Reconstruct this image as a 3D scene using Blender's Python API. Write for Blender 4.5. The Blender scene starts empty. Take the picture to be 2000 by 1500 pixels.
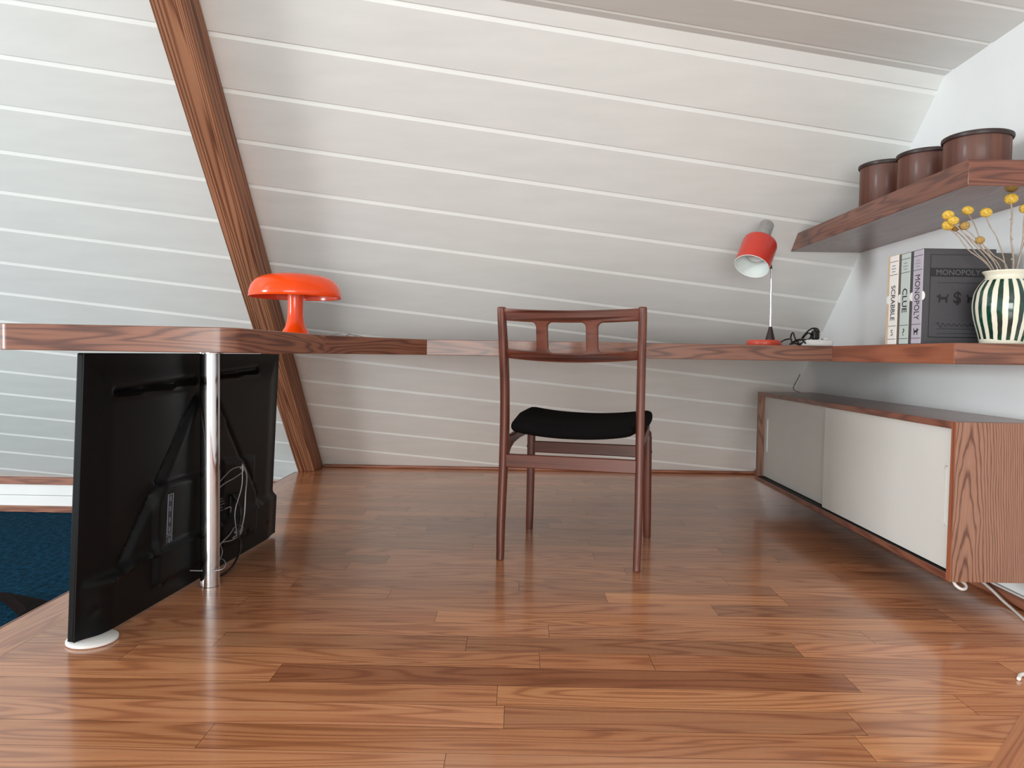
import bpy, bmesh, math, random
from mathutils import Vector as V, Matrix as M
random.seed(7)
PI = math.pi
sc = bpy.context.scene
COL = sc.collection

# ---------------------------------------------------------------- camera
F = 1440.0
H = 0.68
pitch = math.atan(58 / F); yaw = 10 / F; roll = 0.016
fw = V((-math.sin(yaw) * math.cos(pitch), math.cos(yaw) * math.cos(pitch), -math.sin(pitch)))
r0 = V((math.cos(yaw), math.sin(yaw), 0)); u0 = r0.cross(fw)
rt = r0 * math.cos(roll) + u0 * math.sin(roll); up = rt.cross(fw)
cam = bpy.data.cameras.new('camera'); camo = bpy.data.objects.new('camera', cam); COL.objects.link(camo)
mw = M((rt, up, -fw)).transposed().to_4x4(); mw.translation = V((0, 0, H))
camo.matrix_world = mw
cam.sensor_fit = 'HORIZONTAL'; cam.sensor_width = 36; cam.lens = 36 * F / 2000
cam.clip_start = 0.05; cam.clip_end = 200
sc.camera = camo

# ---------------------------------------------------------------- world, lights, exposure
w = bpy.data.worlds.new('world'); sc.world = w; w.use_nodes = True
bg = w.node_tree.nodes['Background']
bg.inputs[0].default_value = (0.88, 0.97, 0.98, 1); bg.inputs[1].default_value = 1.05


def area(name, loc, target, sx, sy, power, col):
    l = bpy.data.lights.new(name, 'AREA'); l.shape = 'RECTANGLE'; l.size = sx; l.size_y = sy
    l.energy = power; l.color = col
    o = bpy.data.objects.new(name, l); COL.objects.link(o); o.location = loc
    o.rotation_euler = (V(target) - V(loc)).to_track_quat('-Z', 'Y').to_euler()
    return o


area('window_light_left', (-7.0, -0.75, 0.9), (0.0, 2.6, 0.6), 1.3, 1.8, 230, (0.95, 0.98, 1.0))
area('fill_light_behind', (-0.4, -3.4, 0.6), (0.3, 2.6, 0.9), 2.8, 1.3, 105, (0.98, 1.0, 0.97))  # unseen fill, set low and wide to brighten ceiling and boards under the desk

vs = sc.view_settings
vs.view_transform = 'Standard'; vs.look = 'None'; vs.gamma = 1; vs.use_curve_mapping = False
vs.exposure = 0.28


# ---------------------------------------------------------------- helpers
def s2l(c):
    return tuple(((x / 255) / 12.92 if x / 255 <= 0.04045 else ((x / 255 + 0.055) / 1.055) ** 2.4) for x in c) + (1,)


def bm_obj(name, bm, mat, parent=None, smooth=False, bevel=0, seg=2, label=None):
    me = bpy.data.meshes.new(name)
    bmesh.ops.recalc_face_normals(bm, faces=bm.faces[:])
    bm.to_mesh(me); bm.free()
    o = bpy.data.objects.new(name, me); COL.objects.link(o)
    mats = mat if isinstance(mat, (list, tuple)) else [mat]
    for m in mats: me.materials.append(m)
    if parent: o.parent = parent
    if smooth:
        for p in me.polygons: p.use_smooth = True
    if bevel:
        b = o.modifiers.new('bevel', 'BEVEL'); b.width = bevel; b.segments = seg; b.limit_method = 'ANGLE'; b.angle_limit = 0.6
        b.harden_normals = False
        for p in me.polygons: p.use_smooth = True
        me.set_sharp_from_angle(angle=0.6)
    elif smooth:
        me.set_sharp_from_angle(angle=0.8)
    if label: o['label'] = label
    return o


def thing(name, label, cat, loc=(0, 0, 0), rz=0, group=None):
    o = bpy.data.objects.new(name, None); COL.objects.link(o); o.empty_display_size = 0.1
    o.location = loc; o.rotation_euler = (0, 0, rz)
    o['label'] = label; o['category'] = cat
    if group: o['group'] = group
    return o


def tag(o, label, cat, group=None):
    o['label'] = label; o['category'] = cat
    if group: o['group'] = group
    return o


def struct(o):
    o['kind'] = 'structure'; return o


def box(bm, lo, hi, mt=None, mi=0):
    x0, y0, z0 = lo; x1, y1, z1 = hi
    vs_ = [bm.verts.new(p) for p in [(x0, y0, z0), (x1, y0, z0), (x1, y1, z0), (x0, y1, z0), (x0, y0, z1), (x1, y0, z1), (x1, y1, z1), (x0, y1, z1)]]
    if mt:
        for v in vs_: v.co = mt @ v.co
    for f in [(0, 3, 2, 1), (4, 5, 6, 7), (0, 1, 5, 4), (1, 2, 6, 5), (2, 3, 7, 6), (3, 0, 4, 7)]:
        fc = bm.faces.new([vs_[i] for i in f]); fc.material_index = mi
    return vs_


def prism(bm, base, ext, mi=0):
    """base: list of 3D points (planar), ext: extrusion vector"""
    e = V(ext)
    a = [bm.verts.new(V(p)) for p in base]; b = [bm.verts.new(V(p) + e) for p in base]
    n = len(a)
    bm.faces.new(a[::-1]).material_index = mi; bm.faces.new(b).material_index = mi
    for i in range(n):
        bm.faces.new((a[i], a[(i + 1) % n], b[(i + 1) % n], b[i])).material_index = mi


def lathe(bm, prof, n=48, mt=None, close=True, mi=0):
    rings = []
    for r, z in prof:
        if r < 1e-6:
            v = bm.verts.new((0, 0, z)); rings.append([v])
        else:
            rings.append([bm.verts.new((r * math.cos(2 * PI * k / n), r * math.sin(2 * PI * k / n), z)) for k in range(n)])
    for a, b in zip(rings, rings[1:]):
        for k in range(n):
            k2 = (k + 1) % n
            if len(a) == 1 and len(b) == 1: continue
            if len(a) == 1: f = bm.faces.new((a[0], b[k2], b[k]))
            elif len(b) == 1: f = bm.faces.new((a[k], a[k2], b[0]))
            else: f = bm.faces.new((a[k], a[k2], b[k2], b[k]))
            f.material_index = mi
    if mt:
        for rg in rings:
            for v in rg: v.co = mt @ v.co
    return rings


def catmull(pts, sub=8):
    P = [V(p) for p in pts]
    if len(P) < 3: return P
    P = [P[0] * 2 - P[1]] + P + [P[-1] * 2 - P[-2]]
    out = []
    for i in range(1, len(P) - 2):
        for k in range(sub):
            t = k / sub
            a, b, c, d = P[i - 1], P[i], P[i + 1], P[i + 2]
            out.append(0.5 * ((2 * b) + (c - a) * t + (2 * a - 5 * b + 4 * c - d) * t * t + (3 * b - a - 3 * c + d) * t ** 3))
    out.append(P[-2]); return out


def sweep(bm, pts, section, up_hint=(0, 0, 1), caps=True, scales=None, mi=0):
    """section: list of (a,b) coordinates, or callable(i,n)->list"""
    P = [V(p) for p in pts]; n = len(P); rings = []
    prev = None
    for i in range(n):
        t = (P[min(i + 1, n - 1)] - P[max(i - 1, 0)]).normalized()
        if prev is None:
            a = t.cross(V(up_hint))
            if a.length < 1e-4: a = t.cross(V((1, 0, 0)))
            a.normalize()
        else:
            a = prev - t * prev.dot(t); a.normalize()
        prev = a; b = a.cross(t)
        s = section(i / (n - 1)) if callable(section) else section
        k = scales[i] if scales else 1
        rings.append([bm.verts.new(P[i] + a * (p[0] * k) + b * (p[1] * k)) for p in s])
    m = len(rings[0])
    for r1, r2 in zip(rings, rings[1:]):
        for k in range(m):
            bm.faces.new((r1[k], r1[(k + 1) % m], r2[(k + 1) % m], r2[k])).material_index = mi
    if caps:
        bm.faces.new(rings[0][::-1]).material_index = mi; bm.faces.new(rings[-1]).material_index = mi


def auto_uv(o, g=(1, 0, 0), name='grain'):
    """wood grain runs along g; faces whose normal is g get grain along their own longest horizontal direction"""
    me = o.data; uv = me.uv_layers.new(name=name); g = V(g).normalized(); off = {}
    for p in me.polygons:
        n_ = p.normal
        gd = g - n_ * g.dot(n_)
        if gd.length < 0.5:
            gd = V((0, 0, 1)).cross(n_)
            if gd.length < 0.3: gd = V((1, 0, 0))
        gd = gd.normalized(); vd = n_.cross(gd)
        key = (round(n_.x, 1), round(n_.y, 1), round(n_.z, 1))
        if key not in off: off[key] = (random.uniform(0, 40), random.uniform(0, 40))
        for li in p.loop_indices:
            c = me.vertices[me.loops[li].vertex_index].co
            uv.data[li].uv = (c.dot(gd) + off[key][0], c.dot(vd) + off[key][1])
    return o


def circ(r, n=10):
    return [(r * math.cos(2 * PI * k / n), r * math.sin(2 * PI * k / n)) for k in range(n)]


def sq(a, b, p=4.0, n=20):
    out = []
    for k in range(n):
        t = 2 * PI * k / n; c, s = math.cos(t), math.sin(t)
        out.append((a * math.copysign(abs(c) ** (2 / p), c), b * math.copysign(abs(s) ** (2 / p), s)))
    return out


def tube_obj(name, pts, r, mat, parent=None, sub=8, n=10):
    bm = bmesh.new(); sweep(bm, catmull(pts, sub), circ(r, n)); return bm_obj(name, bm, mat, parent, smooth=True)


def text_obj(name, s, size, mat, parent, mt, depth=0.0006, bold=0.0, align='CENTER', spacing=1.0):
    cu = bpy.data.curves.new(name, 'FONT'); cu.body = s; cu.size = size; cu.extrude = depth
    cu.align_x = align; cu.align_y = 'CENTER'; cu.offset = bold; cu.space_character = spacing; cu.resolution_u = 3
    tmp = bpy.data.objects.new(name, cu); COL.objects.link(tmp)
    dg = bpy.context.evaluated_depsgraph_get(); me = bpy.data.meshes.new_from_object(tmp.evaluated_get(dg))
    bpy.data.objects.remove(tmp); bpy.data.curves.remove(cu)
    me.transform(mt); me.materials.clear(); me.materials.append(mat)
    o = bpy.data.objects.new(name, me); COL.objects.link(o)
    if parent: o.parent = parent
    return o


# ---------------------------------------------------------------- materials
class NT:
    def __init__(s, name):
        s.m = bpy.data.materials.new(name); s.m.use_nodes = True; s.t = s.m.node_tree
        s.b = s.t.nodes['Principled BSDF']

    def n(s, typ, ins=None, **kw):
        nd = s.t.nodes.new(typ)
        for k, v in kw.items(): setattr(nd, k, v)
        for k, v in (ins or {}).items(): s.put(nd.inputs[k], v)
        return nd

    def put(s, sock, v):
        if hasattr(v, 'is_output') or isinstance(v, bpy.types.NodeSocket): s.t.links.new(v, sock)
        else: sock.default_value = v

    def math(s, op, a, b=None):
        nd = s.t.nodes.new('ShaderNodeMath'); nd.operation = op; s.put(nd.inputs[0], a)
        if b is not None: s.put(nd.inputs[1], b)
        return nd.outputs[0]

    def mix(s, fac, a, b, bt='MIX'):
        nd = s.t.nodes.new('ShaderNodeMix'); nd.data_type = 'RGBA'; nd.blend_type = bt
        s.put(nd.inputs[0], fac); s.put(nd.inputs[6], a); s.put(nd.inputs[7], b); return nd.outputs[2]

    def ramp(s, fac, stops):
        nd = s.t.nodes.new('ShaderNodeValToRGB'); s.put(nd.inputs[0], fac)
        el = nd.color_ramp.elements
        while len(el) < len(stops): el.new(0.5)
        for e, (p, c) in zip(el, stops): e.position = p; e.color = c
        return nd.outputs[0]

    def bump(s, h, dist, strength=1.0):
        nd = s.n('ShaderNodeBump', {'Height': h, 'Distance': dist, 'Strength': strength})
        s.t.links.new(nd.outputs[0], s.b.inputs['Normal'])


def plain(name, col, rough=0.5, metal=0, coat=0, spec=0.5, noise=0.0, nscale=8, bump=0.0, emit=None, trans=0):
    t = NT(name)
    c = s2l(col)
    if noise or bump:
        tc = t.n('ShaderNodeTexCoord'); nz = t.n('ShaderNodeTexNoise', {'Vector': tc.outputs['Object'], 'Scale': nscale, 'Detail': 5.0})
        d = tuple(x * (1 - noise) for x in c[:3]) + (1,); l = tuple(min(1, x * (1 + noise)) for x in c[:3]) + (1,)
        t.put(t.b.inputs['Base Color'], t.ramp(nz.outputs[0], [(0.3, d), (0.7, l)]))
        if bump: t.bump(nz.outputs[0], bump)
    else:
        t.b.inputs['Base Color'].default_value = c
    t.b.inputs['Roughness'].default_value = rough; t.b.inputs['Metallic'].default_value = metal
    t.b.inputs['Coat Weight'].default_value = coat; t.b.inputs['Specular IOR Level'].default_value = spec
    t.b.inputs['Coat Roughness'].default_value = 0.05
    return t.m


def wood(name, dark, mid, light, axis=0, scale=1.0, rings=7.0, rough=0.4, coat=0.0, contrast=1.0, uv=None, tone=None, fine=0.35, stretch=9.0, coat_rough=0.15, pore=1.0, bump=0.0002):
    """contour-grain wood; axis = grain direction"""
    t = NT(name)
    tc = t.n('ShaderNodeTexCoord')
    vec = t.n('ShaderNodeUVMap', uv_map=uv).outputs[0] if uv else tc.outputs['Object']
    s1 = [stretch * scale] * 3; s1[axis] = scale
    s2 = [230 * scale] * 3; s2[axis] = 5 * scale
    m1 = t.n('ShaderNodeMapping', {'Vector': vec, 'Scale': tuple(s1)})
    m2 = t.n('ShaderNodeMapping', {'Vector': vec, 'Scale': tuple(s2)})
    n1 = t.n('ShaderNodeTexNoise', {'Vector': m1.outputs[0], 'Scale': 1.0, 'Detail': 1.6, 'Roughness': 0.42, 'Distortion': 0.25})
    n2 = t.n('ShaderNodeTexNoise', {'Vector': m2.outputs[0], 'Scale': 1.0, 'Detail': 3.0, 'Roughness': 0.6})
    ph = t.math('MULTIPLY', n1.outputs[0], rings * 2 * PI)
    ph = t.math('ADD', ph, t.math('MULTIPLY', n2.outputs[0], 1.6))
    sn = t.math('ADD', t.math('MULTIPLY', t.math('SINE', ph), 0.5), 0.5)
    sn = t.math('POWER', sn, 1.8)
    col = t.ramp(sn, [(0.0, s2l(light)), (0.45, s2l(mid)), (1.0, s2l(dark))])
    base = t.mix(contrast, s2l(mid), col) if contrast < 1 else col
    fb = t.ramp(n2.outputs[0], [(0.35, (0.45, 0.45, 0.45, 1)), (0.62, (1, 1, 1, 1))])
    base = t.mix(fine * pore, base, fb, 'MULTIPLY')
    n3 = t.n('ShaderNodeTexNoise', {'Vector': vec, 'Scale': 2.2 * scale, 'Detail': 2.0})
    base = t.mix(0.5, base, t.ramp(n3.outputs[0], [(0.3, (0.78, 0.76, 0.74, 1)), (0.7, (1, 1, 1, 1))]), 'MULTIPLY')
    if tone:
        at = t.n('ShaderNodeAttribute', attribute_name=tone)
        base = t.mix(1.0, base, at.outputs['Color'], 'MULTIPLY')
    t.put(t.b.inputs['Base Color'], base)
    t.b.inputs['Roughness'].default_value = rough
    t.b.inputs['Coat Weight'].default_value = coat; t.b.inputs['Coat Roughness'].default_value = coat_rough
    t.bump(sn if bump > 0.0005 else n2.outputs[0], bump)
    return t.m


WHITE = plain('white_paint', (240, 240, 238), 0.5, noise=0.03, nscale=3)
PLASTER = plain('plaster', (238, 241, 242), 0.75, noise=0.02, nscale=5)


def board_paint(name='board_paint'):
    t = NT(name)
    tc = t.n('ShaderNodeTexCoord')
    mp = t.n('ShaderNodeMapping', {'Vector': tc.outputs['Object'], 'Scale': (2.2, 9, 9)})
    n1 = t.n('ShaderNodeTexNoise', {'Vector': mp.outputs[0], 'Scale': 2.0, 'Detail': 6.0})
    vo = t.n('ShaderNodeTexNoise', {'Vector': tc.outputs['Object'], 'Scale': 7.0, 'Detail': 1.0})
    k = t.ramp(vo.outputs[0], [(0.74, (0, 0, 0, 1)), (0.80, (1, 1, 1, 1))])
    t.put(t.b.inputs['Base Color'], t.ramp(n1.outputs[0], [(0.3, s2l((228, 229, 226))), (0.7, s2l((234, 235, 232)))]))
    t.b.inputs['Roughness'].default_value = 0.42
    hh = t.math('ADD', t.math('MULTIPLY', n1.outputs[0], 0.5), t.math('MULTIPLY', k, 0.4))
    t.bump(hh, 0.0016, 0.5)
    return t.m


BOARD = board_paint()
FLOORW = wood('oak_floor', (146, 86, 56), (212, 144, 102), (224, 164, 120), 0, 1.0, 15, 0.28, 0.6, uv='grain', tone='tone', stretch=10, fine=0.35, coat_rough=0.12, contrast=0.48)
FLOORGAP = plain('floor_gap', (60, 36, 24), 0.8)
DESKW = wood('stained_oak', (82, 44, 31), (128, 78, 58), (144, 93, 70), 0, 1.5, 12, 0.38, 0.25, uv='grain', stretch=11, contrast=0.75)
WINGW = wood('wing_lipping_lit', (116, 58, 36), (160, 88, 58), (172, 102, 70), 0, 1.2, 4, 0.36, 0.25, uv='grain', stretch=16, contrast=0.6)  # redder than the desk wood: light on the left-facing edge put into the colour
SHELFW = wood('stained_oak_shelf', (80, 40, 30), (122, 70, 52), (136, 82, 62), 0, 1.8, 9, 0.34, 0.3, uv='grain', stretch=12, fine=0.5, contrast=0.7)
CABW = wood('stained_oak_cabinet', (96, 56, 42), (144, 98, 76), (156, 112, 88), 0, 1.6, 15, 0.42, 0.15, uv='grain', stretch=7, contrast=0.7, fine=0.45)
CABWY = wood('stained_oak_cabinet_top', (90, 46, 34), (132, 76, 56), (148, 92, 70), 0, 1.6, 9, 0.34, 0.3, uv='grain', stretch=12, contrast=0.6)
TEAK = wood('teak_chair', (70, 32, 22), (106, 52, 36), (118, 62, 44), 2, 1.4, 3, 0.42, 0.1, stretch=16, fine=0.4, contrast=0.55)
TEAKX = wood('teak_chair_crosswise', (70, 32, 22), (106, 52, 36), (118, 62, 44), 0, 1.4, 3, 0.42, 0.1, stretch=16, fine=0.4, contrast=0.55)
CANW = wood('canister_walnut', (84, 46, 34), (104, 60, 45), (114, 70, 54), 2, 1.5, 3, 0.5, 0.08, stretch=14, contrast=0.6)
DARKW = plain('dark_rim_wood', (42, 22, 19), 0.45, noise=0.15, nscale=30, coat=0.05)
BEAMW = wood('fir_beam', (106, 60, 40), (172, 114, 82), (186, 130, 96), 2, 0.3, 14, 0.62, 0.0, stretch=60, fine=0.6, bump=0.0012, contrast=0.85)
BASEW = wood('base_trim_wood', (110, 62, 46), (154, 96, 72), (172, 114, 88), 0, 1.6, 5, 0.4, 0.1, uv='grain', contrast=0.6)


def cathedral(name, x0, dark, mid, light):
    """plain-sawn oak face: nested arches about x0, straight grain beyond (object x, z)"""
    t = NT(name); tc = t.n('ShaderNodeTexCoord'); sp = t.n('ShaderNodeSeparateXYZ', {'Vector': tc.outputs['Object']})
    mp = t.n('ShaderNodeMapping', {'Vector': tc.outputs['Object'], 'Scale': (34, 34, 7)})
    nz = t.n('ShaderNodeTexNoise', {'Vector': mp.outputs[0], 'Scale': 1.0, 'Detail': 2.0})
    mf = t.n('ShaderNodeMapping', {'Vector': tc.outputs['Object'], 'Scale': (480, 480, 14)})
    nf = t.n('ShaderNodeTexNoise', {'Vector': mf.outputs[0], 'Scale': 1.0, 'Detail': 3.0})
    dx = t.math('SUBTRACT', sp.outputs[0], x0)
    dxa = t.math('POWER', t.math('ADD', t.math('MULTIPLY', dx, dx), 0.00002), 0.72)
    ph = t.math('ADD', t.math('MULTIPLY', sp.outputs[2], 8.0), t.math('MULTIPLY', dxa, 310.0))
    ph = t.math('ADD', ph, t.math('MULTIPLY', nz.outputs[0], 2.2))
    sn = t.math('POWER', t.math('ADD', t.math('MULTIPLY', t.math('SINE', t.math('MULTIPLY', ph, 2 * PI)), 0.5), 0.5), 3.0)
    base = t.ramp(sn, [(0.0, s2l(light)), (0.4, s2l(mid)), (1.0, s2l(dark))])
    base = t.mix(0.35, base, t.ramp(nf.outputs[0], [(0.35, (0.5, 0.5, 0.5, 1)), (0.62, (1, 1, 1, 1))]), 'MULTIPLY')
    t.put(t.b.inputs['Base Color'], base); t.b.inputs['Roughness'].default_value = 0.42
    t.b.inputs['Coat Weight'].default_value = 0.12
    t.bump(nf.outputs[0], 0.0002)
    return t.m


CATHW = cathedral('stained_oak_end_panel', 1.188, (104, 64, 48), (146, 102, 80), (156, 112, 90))
BLACKP = plain('matt_black_plastic', (6, 7, 9), 0.5, bump=0.0002, nscale=400, spec=0.22)
BLACKG = plain('black_gloss_plastic', (10, 10, 12), 0.2)
FABRIC = plain('black_wool', (13, 11, 12), 0.95, noise=0.2, nscale=300, bump=0.0006, spec=0.15)
CHROME = plain('chrome', (225, 225, 228), 0.06, metal=1)
ALU = plain('brushed_aluminium', (190, 190, 190), 0.33, metal=1, noise=0.06, nscale=60)
CARPET = plain('blue_carpet', (12, 50, 70), 0.98, noise=0.5, nscale=34, bump=0.012, spec=0.05)
DARKBR = plain('dark_brown_matt', (22, 15, 14), 0.9, noise=0.2, nscale=20, spec=0.05)
REDL = plain('red_lacquer', (196, 52, 38), 0.38, coat=0.3)
SALMON = plain('red_base_lacquer', (214, 78, 58), 0.4, coat=0.2)
DOORW = plain('white_laminate', (222, 221, 216), 0.35, noise=0.01)
WPLASTIC = plain('white_plastic', (232, 230, 228), 0.4)
CORDW = plain('white_cord', (228, 224, 218), 0.45)
CORDB = plain('black_cord', (20, 18, 18), 0.45)
CLEARC = plain('silver_cord', (170, 170, 172), 0.3, metal=0.4)
GREYI = plain('grey_print', (150, 152, 158), 0.5)
TWHITE = plain('inner_white_enamel', (232, 238, 236), 0.35)


def orange_plastic():
    t = NT('orange_abs'); b = t.b
    b.inputs['Base Color'].default_value = s2l((252, 76, 10)); b.inputs['Roughness'].default_value = 0.2; b.inputs['Specular IOR Level'].default_value = 0.3
    b.inputs['Coat Weight'].default_value = 0.3; b.inputs['Coat Roughness'].default_value = 0.04
    b.inputs['Subsurface Weight'].default_value = 0.12; b.inputs['Subsurface Radius'].default_value = (0.02, 0.006, 0.002); b.inputs['Subsurface Scale'].default_value = 0.5
    return t.m


ORANGE = orange_plastic()

# ---------------------------------------------------------------- setting
S0, SS = 4.33, 1.115
WX = 1.41
EDGE = -1.235
FLOORN = V((0, 1, SS)).normalized()
DB = V((1, 0.113, -0.101)).normalized()       # direction in which the wall boards run
VB = DB.cross(FLOORN).normalized()            # up the slope
OB = V((0, S0, 0))

# floor planks ---------------------------------------------------------------
bm = bmesh.new()
uvl = bm.loops.layers.uv.new('grain'); tl = bm.loops.layers.float_color.new('tone')
PW = 0.0866
x_lo, x_hi = EDGE + 0.112, WX
row0 = -int((1.487 + 1.6) / PW)
nrow = int((S0 - 1.487) / PW) + 1
known = {0: ([(-0.50, 0.715)], [0.62]), -1: ([(-0.03, 0.9)], None)}


def plank(x0, x1, y0, y1, tone, alongy=False):
    g = 0.0004
    vs_ = [bm.verts.new(p) for p in [(x0 + g, y0 + g, 0), (x1 - g, y0 + g, 0), (x1 - g, y1 - g, 0), (x0 + g, y1 - g, 0)]]
    f = bm.faces.new(vs_); ox, oy = random.uniform(0, 90), random.uniform(0, 90)
    for lp in f.loops:
        x, y = lp.vert.co.x, lp.vert.co.y
        lp[uvl].uv = (y + ox, x + oy) if alongy else (x + ox, y + oy)
        lp[tl] = tone + (1,)


def rtone():
    k = random.choice([1.0, 0.93, 0.86, 0.78, 0.97, 1.05, 0.72, 0.9, 1.08]) * random.uniform(0.97, 1.03)
    h_ = random.uniform(-0.045, 0.035)
    return (k, k * (0.97 + h_), k * (0.94 + 1.5 * h_))


for r in range(row0, nrow):
    y0 = 1.487 + r * PW; y1 = min(y0 + PW, S0)
    cuts = []
    if r == 0: segs = [(-1.123, -0.50), (-0.50, 0.715), (0.715, WX)]; tones = [(1.08, 1.04, 0.98), (0.60, 0.50, 0.44), (0.98, 0.94, 0.86)]
    elif r == 1: segs = [(-1.123, -0.86), (-0.86, 0.06), (0.06, 0.31), (0.31, 1.1), (1.1, WX)]; tones = [(0.86, 0.8, .76), (0.97, 0.93, 0.86), (0.9, 0.82, 0.74), (0.84, 0.75, 0.68), (1, .95, .86)]
    elif r == -1: segs = [(-1.123, -0.03), (-0.03, 0.9), (0.9, WX)]; tones = [(0.9, 0.84, 0.76), (1.06, 1.03, 0.92), (0.9, 0.82, 0.72)]
    elif r == 4: segs = [(-1.123, -0.2), (-0.2, 1.15), (1.15, WX)]; tones = [(0.85, 0.76, 0.7), (1.05, 1.0, 0.9), (0.9, .82, .72)]
    elif r == 6: segs = [(-1.123, -0.35), (-0.35, 0.26), (0.26, 0.76), (0.76, WX)]; tones = [(0.9, 0.84, 0.76), (0.82, 0.74, 0.66), (1.14, 1.1, 0.95), (0.86, .78, .7)]
    elif r == -3: segs = [(-1.123, -0.54), (-0.54, 0.62), (0.62, WX)]; tones = [(0.9, 0.84, 0.76), (0.84, 0.76, 0.66), (1.1, 1.06, 0.92)]
    else:
        segs = []; x = -1.123 - random.uniform(0, 0.9); tones = []
        while x < WX:
            x2 = x + random.uniform(0.45, 1.5)
            a, b = max(x, -1.123), min(x2, WX)
            if b - a > 0.02: segs.append((a, b)); tones.append(rtone())
            x = x2
    for (a, b), tn in zip(segs, tones): plank(a, b, y0, y1, tn)
# border planks along the loft edge
y = -1.6
while y < S0:
    y2 = min(y + random.uniform(1.2, 2.2), S0); plank(EDGE, EDGE + 0.112, y, y2, (0.97, 0.9, 0.86), True); y = y2
o = bm_obj('floor', bm, FLOORW)
struct(o)
bm = bmesh.new(); box(bm, (EDGE + 0.001, -1.61, -0.10), (WX + 0.05, S0 + 0.05, -0.0012))
o = bm_obj('trim_4', bm, FLOORGAP); struct(o)
# diagonal border board of the floor, bottom right
bm = bmesh.new(); uvl = bm.loops.layers.uv.new('grain'); tl = bm.loops.layers.float_color.new('tone')
q = [V((0.75, 1.16, 0.0012)), V((1.30, 1.73, 0.0012)), V((1.38, 1.66, 0.0012)), V((0.84, 1.08, 0.0012))]
q = [V((0.52, 0.92, 0.0012)), V((1.17, 1.60, 0.0012)), V((1.25, 1.52, 0.0012)), V((0.60, 0.84, 0.0012))]
f = bm.faces.new([bm.verts.new(p) for p in q])
for lp in f.loops:
    c_ = lp.vert.co; lp[uvl].uv = ((c_.x + c_.y) * 0.7 + 31, (c_.y - c_.x) * 0.7 + 12); lp[tl] = (0.8, 0.7, 0.64, 1)
o = bm_obj('trim_5', bm, FLOORW); struct(o)
# nosing face of the loft edge
bm = bmesh.new(); box(bm, (EDGE - 0.012, -1.6, -0.035), (EDGE, S0 - 0.2, -0.0005))
o = bm_obj('trim_6', bm, BASEW, bevel=0.004); struct(o); auto_uv(o, (0, 1, 0))
bm = bmesh.new(); box(bm, (EDGE - 0.004, -1.6, -0.33), (EDGE + 0.001, 4.44, -0.035)); o = bm_obj('trim_7', bm, WHITE); struct(o)

# lower level carpet
bm = bmesh.new()
NX, NY = 60, 70
g = [[bm.verts.new((-4.6 + 3.365 * i / NX, -1.6 + 6.05 * j / NY, -0.327 + 0.003 * random.random())) for i in range(NX + 1)] for j in range(NY + 1)]
for j in range(NY):
    for i in range(NX): bm.faces.new((g[j][i], g[j][i + 1], g[j + 1][i + 1], g[j + 1][i]))
o = bm_obj('floor', bm, CARPET, smooth=True); struct(o)


# boarded slope -----------------------------------------------------------------
def boards(name, origin, d, v, n, v0, v1, pitch_, u0_, u1_, clips, mat, gw=0.0155, gd=0.0062, thick=0.03):
    """n points INTO the room is -n ; profile along v extruded along d"""
    bm = bmesh.new()
    prof = []
    k0 = math.floor((v0 - 0.045) / pitch_) - 1
    k = k0
    while 0.045 + k * pitch_ < v1 + pitch_:
        c = 0.045 + k * pitch_
        prof += [(c - gw, 0), (c - 0.0034, gd), (c - 0.0012, gd), (c + 0.0034, 0)]
        k += 1
    pr = [(a, b) for a, b in prof]
    r1 = [bm.verts.new(origin + d * u0_ + v * a + n * b) for a, b in pr]
    r2 = [bm.verts.new(origin + d * u1_ + v * a + n * b) for a, b in pr]
    for i in range(len(pr) - 1): bm.faces.new((r1[i], r1[i + 1], r2[i + 1], r2[i]))
    b1 = [bm.verts.new(origin + d * u + v * a + n * thick) for u, a in ((u0_, pr[0][0]), (u1_, pr[0][0]), (u1_, pr[-1][0]), (u0_, pr[-1][0]))]
    bm.faces.new(b1)
    for co, no in clips:
        bmesh.ops.bisect_plane(bm, geom=bm.verts[:] + bm.edges[:] + bm.faces[:], plane_co=co, plane_no=no, clear_outer=True)
    return bm_obj(name, bm, mat)


CE = V((0, -1, 0.02)).normalized()
CN = DB.cross(CE).normalized()
if CN.z < 0: CN = -CN
CP = V((1.41, 2.505, 1.632))
o = boards('wall_back', OB, DB, VB, FLOORN, -1.0, 2.9, 0.1945, -5.2, 2.2,
           [(V((WX + 0.02, 0, 0)), V((1, 0, 0))), (CP + CN * 0.001, CN), (V((0, 0, -0.118)), V((0, 0, -1)))], BOARD)
struct(o)
# ceiling: boards run parallel to the same direction
CV = CN.cross(DB).normalized()
if CV.y > 0: CV = -CV
o = boards('ceiling', CP, DB, CV, CN, -0.3, 4.3, 0.1945, -6.0, 1.2,
           [(V((WX + 0.02, 0, 0)), V((1, 0, 0))), (OB + FLOORN * 0.001, FLOORN)], BOARD)
struct(o)
# right wall
bm = bmesh.new()
prism(bm, [(WX, -1.6, -0.02), (WX, S0 + 0.06, -0.02), (WX, 2.55, 1.64), (WX, -1.6, 1.74)], (0.08, 0, 0))
o = bm_obj('wall_right', bm, PLASTER); struct(o)
# trims
bm = bmesh.new(); box(bm, (-1.13, S0 - 0.034, 0), (WX, S0 - 0.008, 0.018)); o = bm_obj('baseboard_back', bm, BASEW, bevel=0.006); struct(o); auto_uv(o)
bm = bmesh.new(); box(bm, (WX - 0.018, -1.6, 0), (WX, S0 - 0.03, 0.03)); o = bm_obj('baseboard_right', bm, BASEW, bevel=0.006); struct(o); auto_uv(o, (0, 1, 0))
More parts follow.
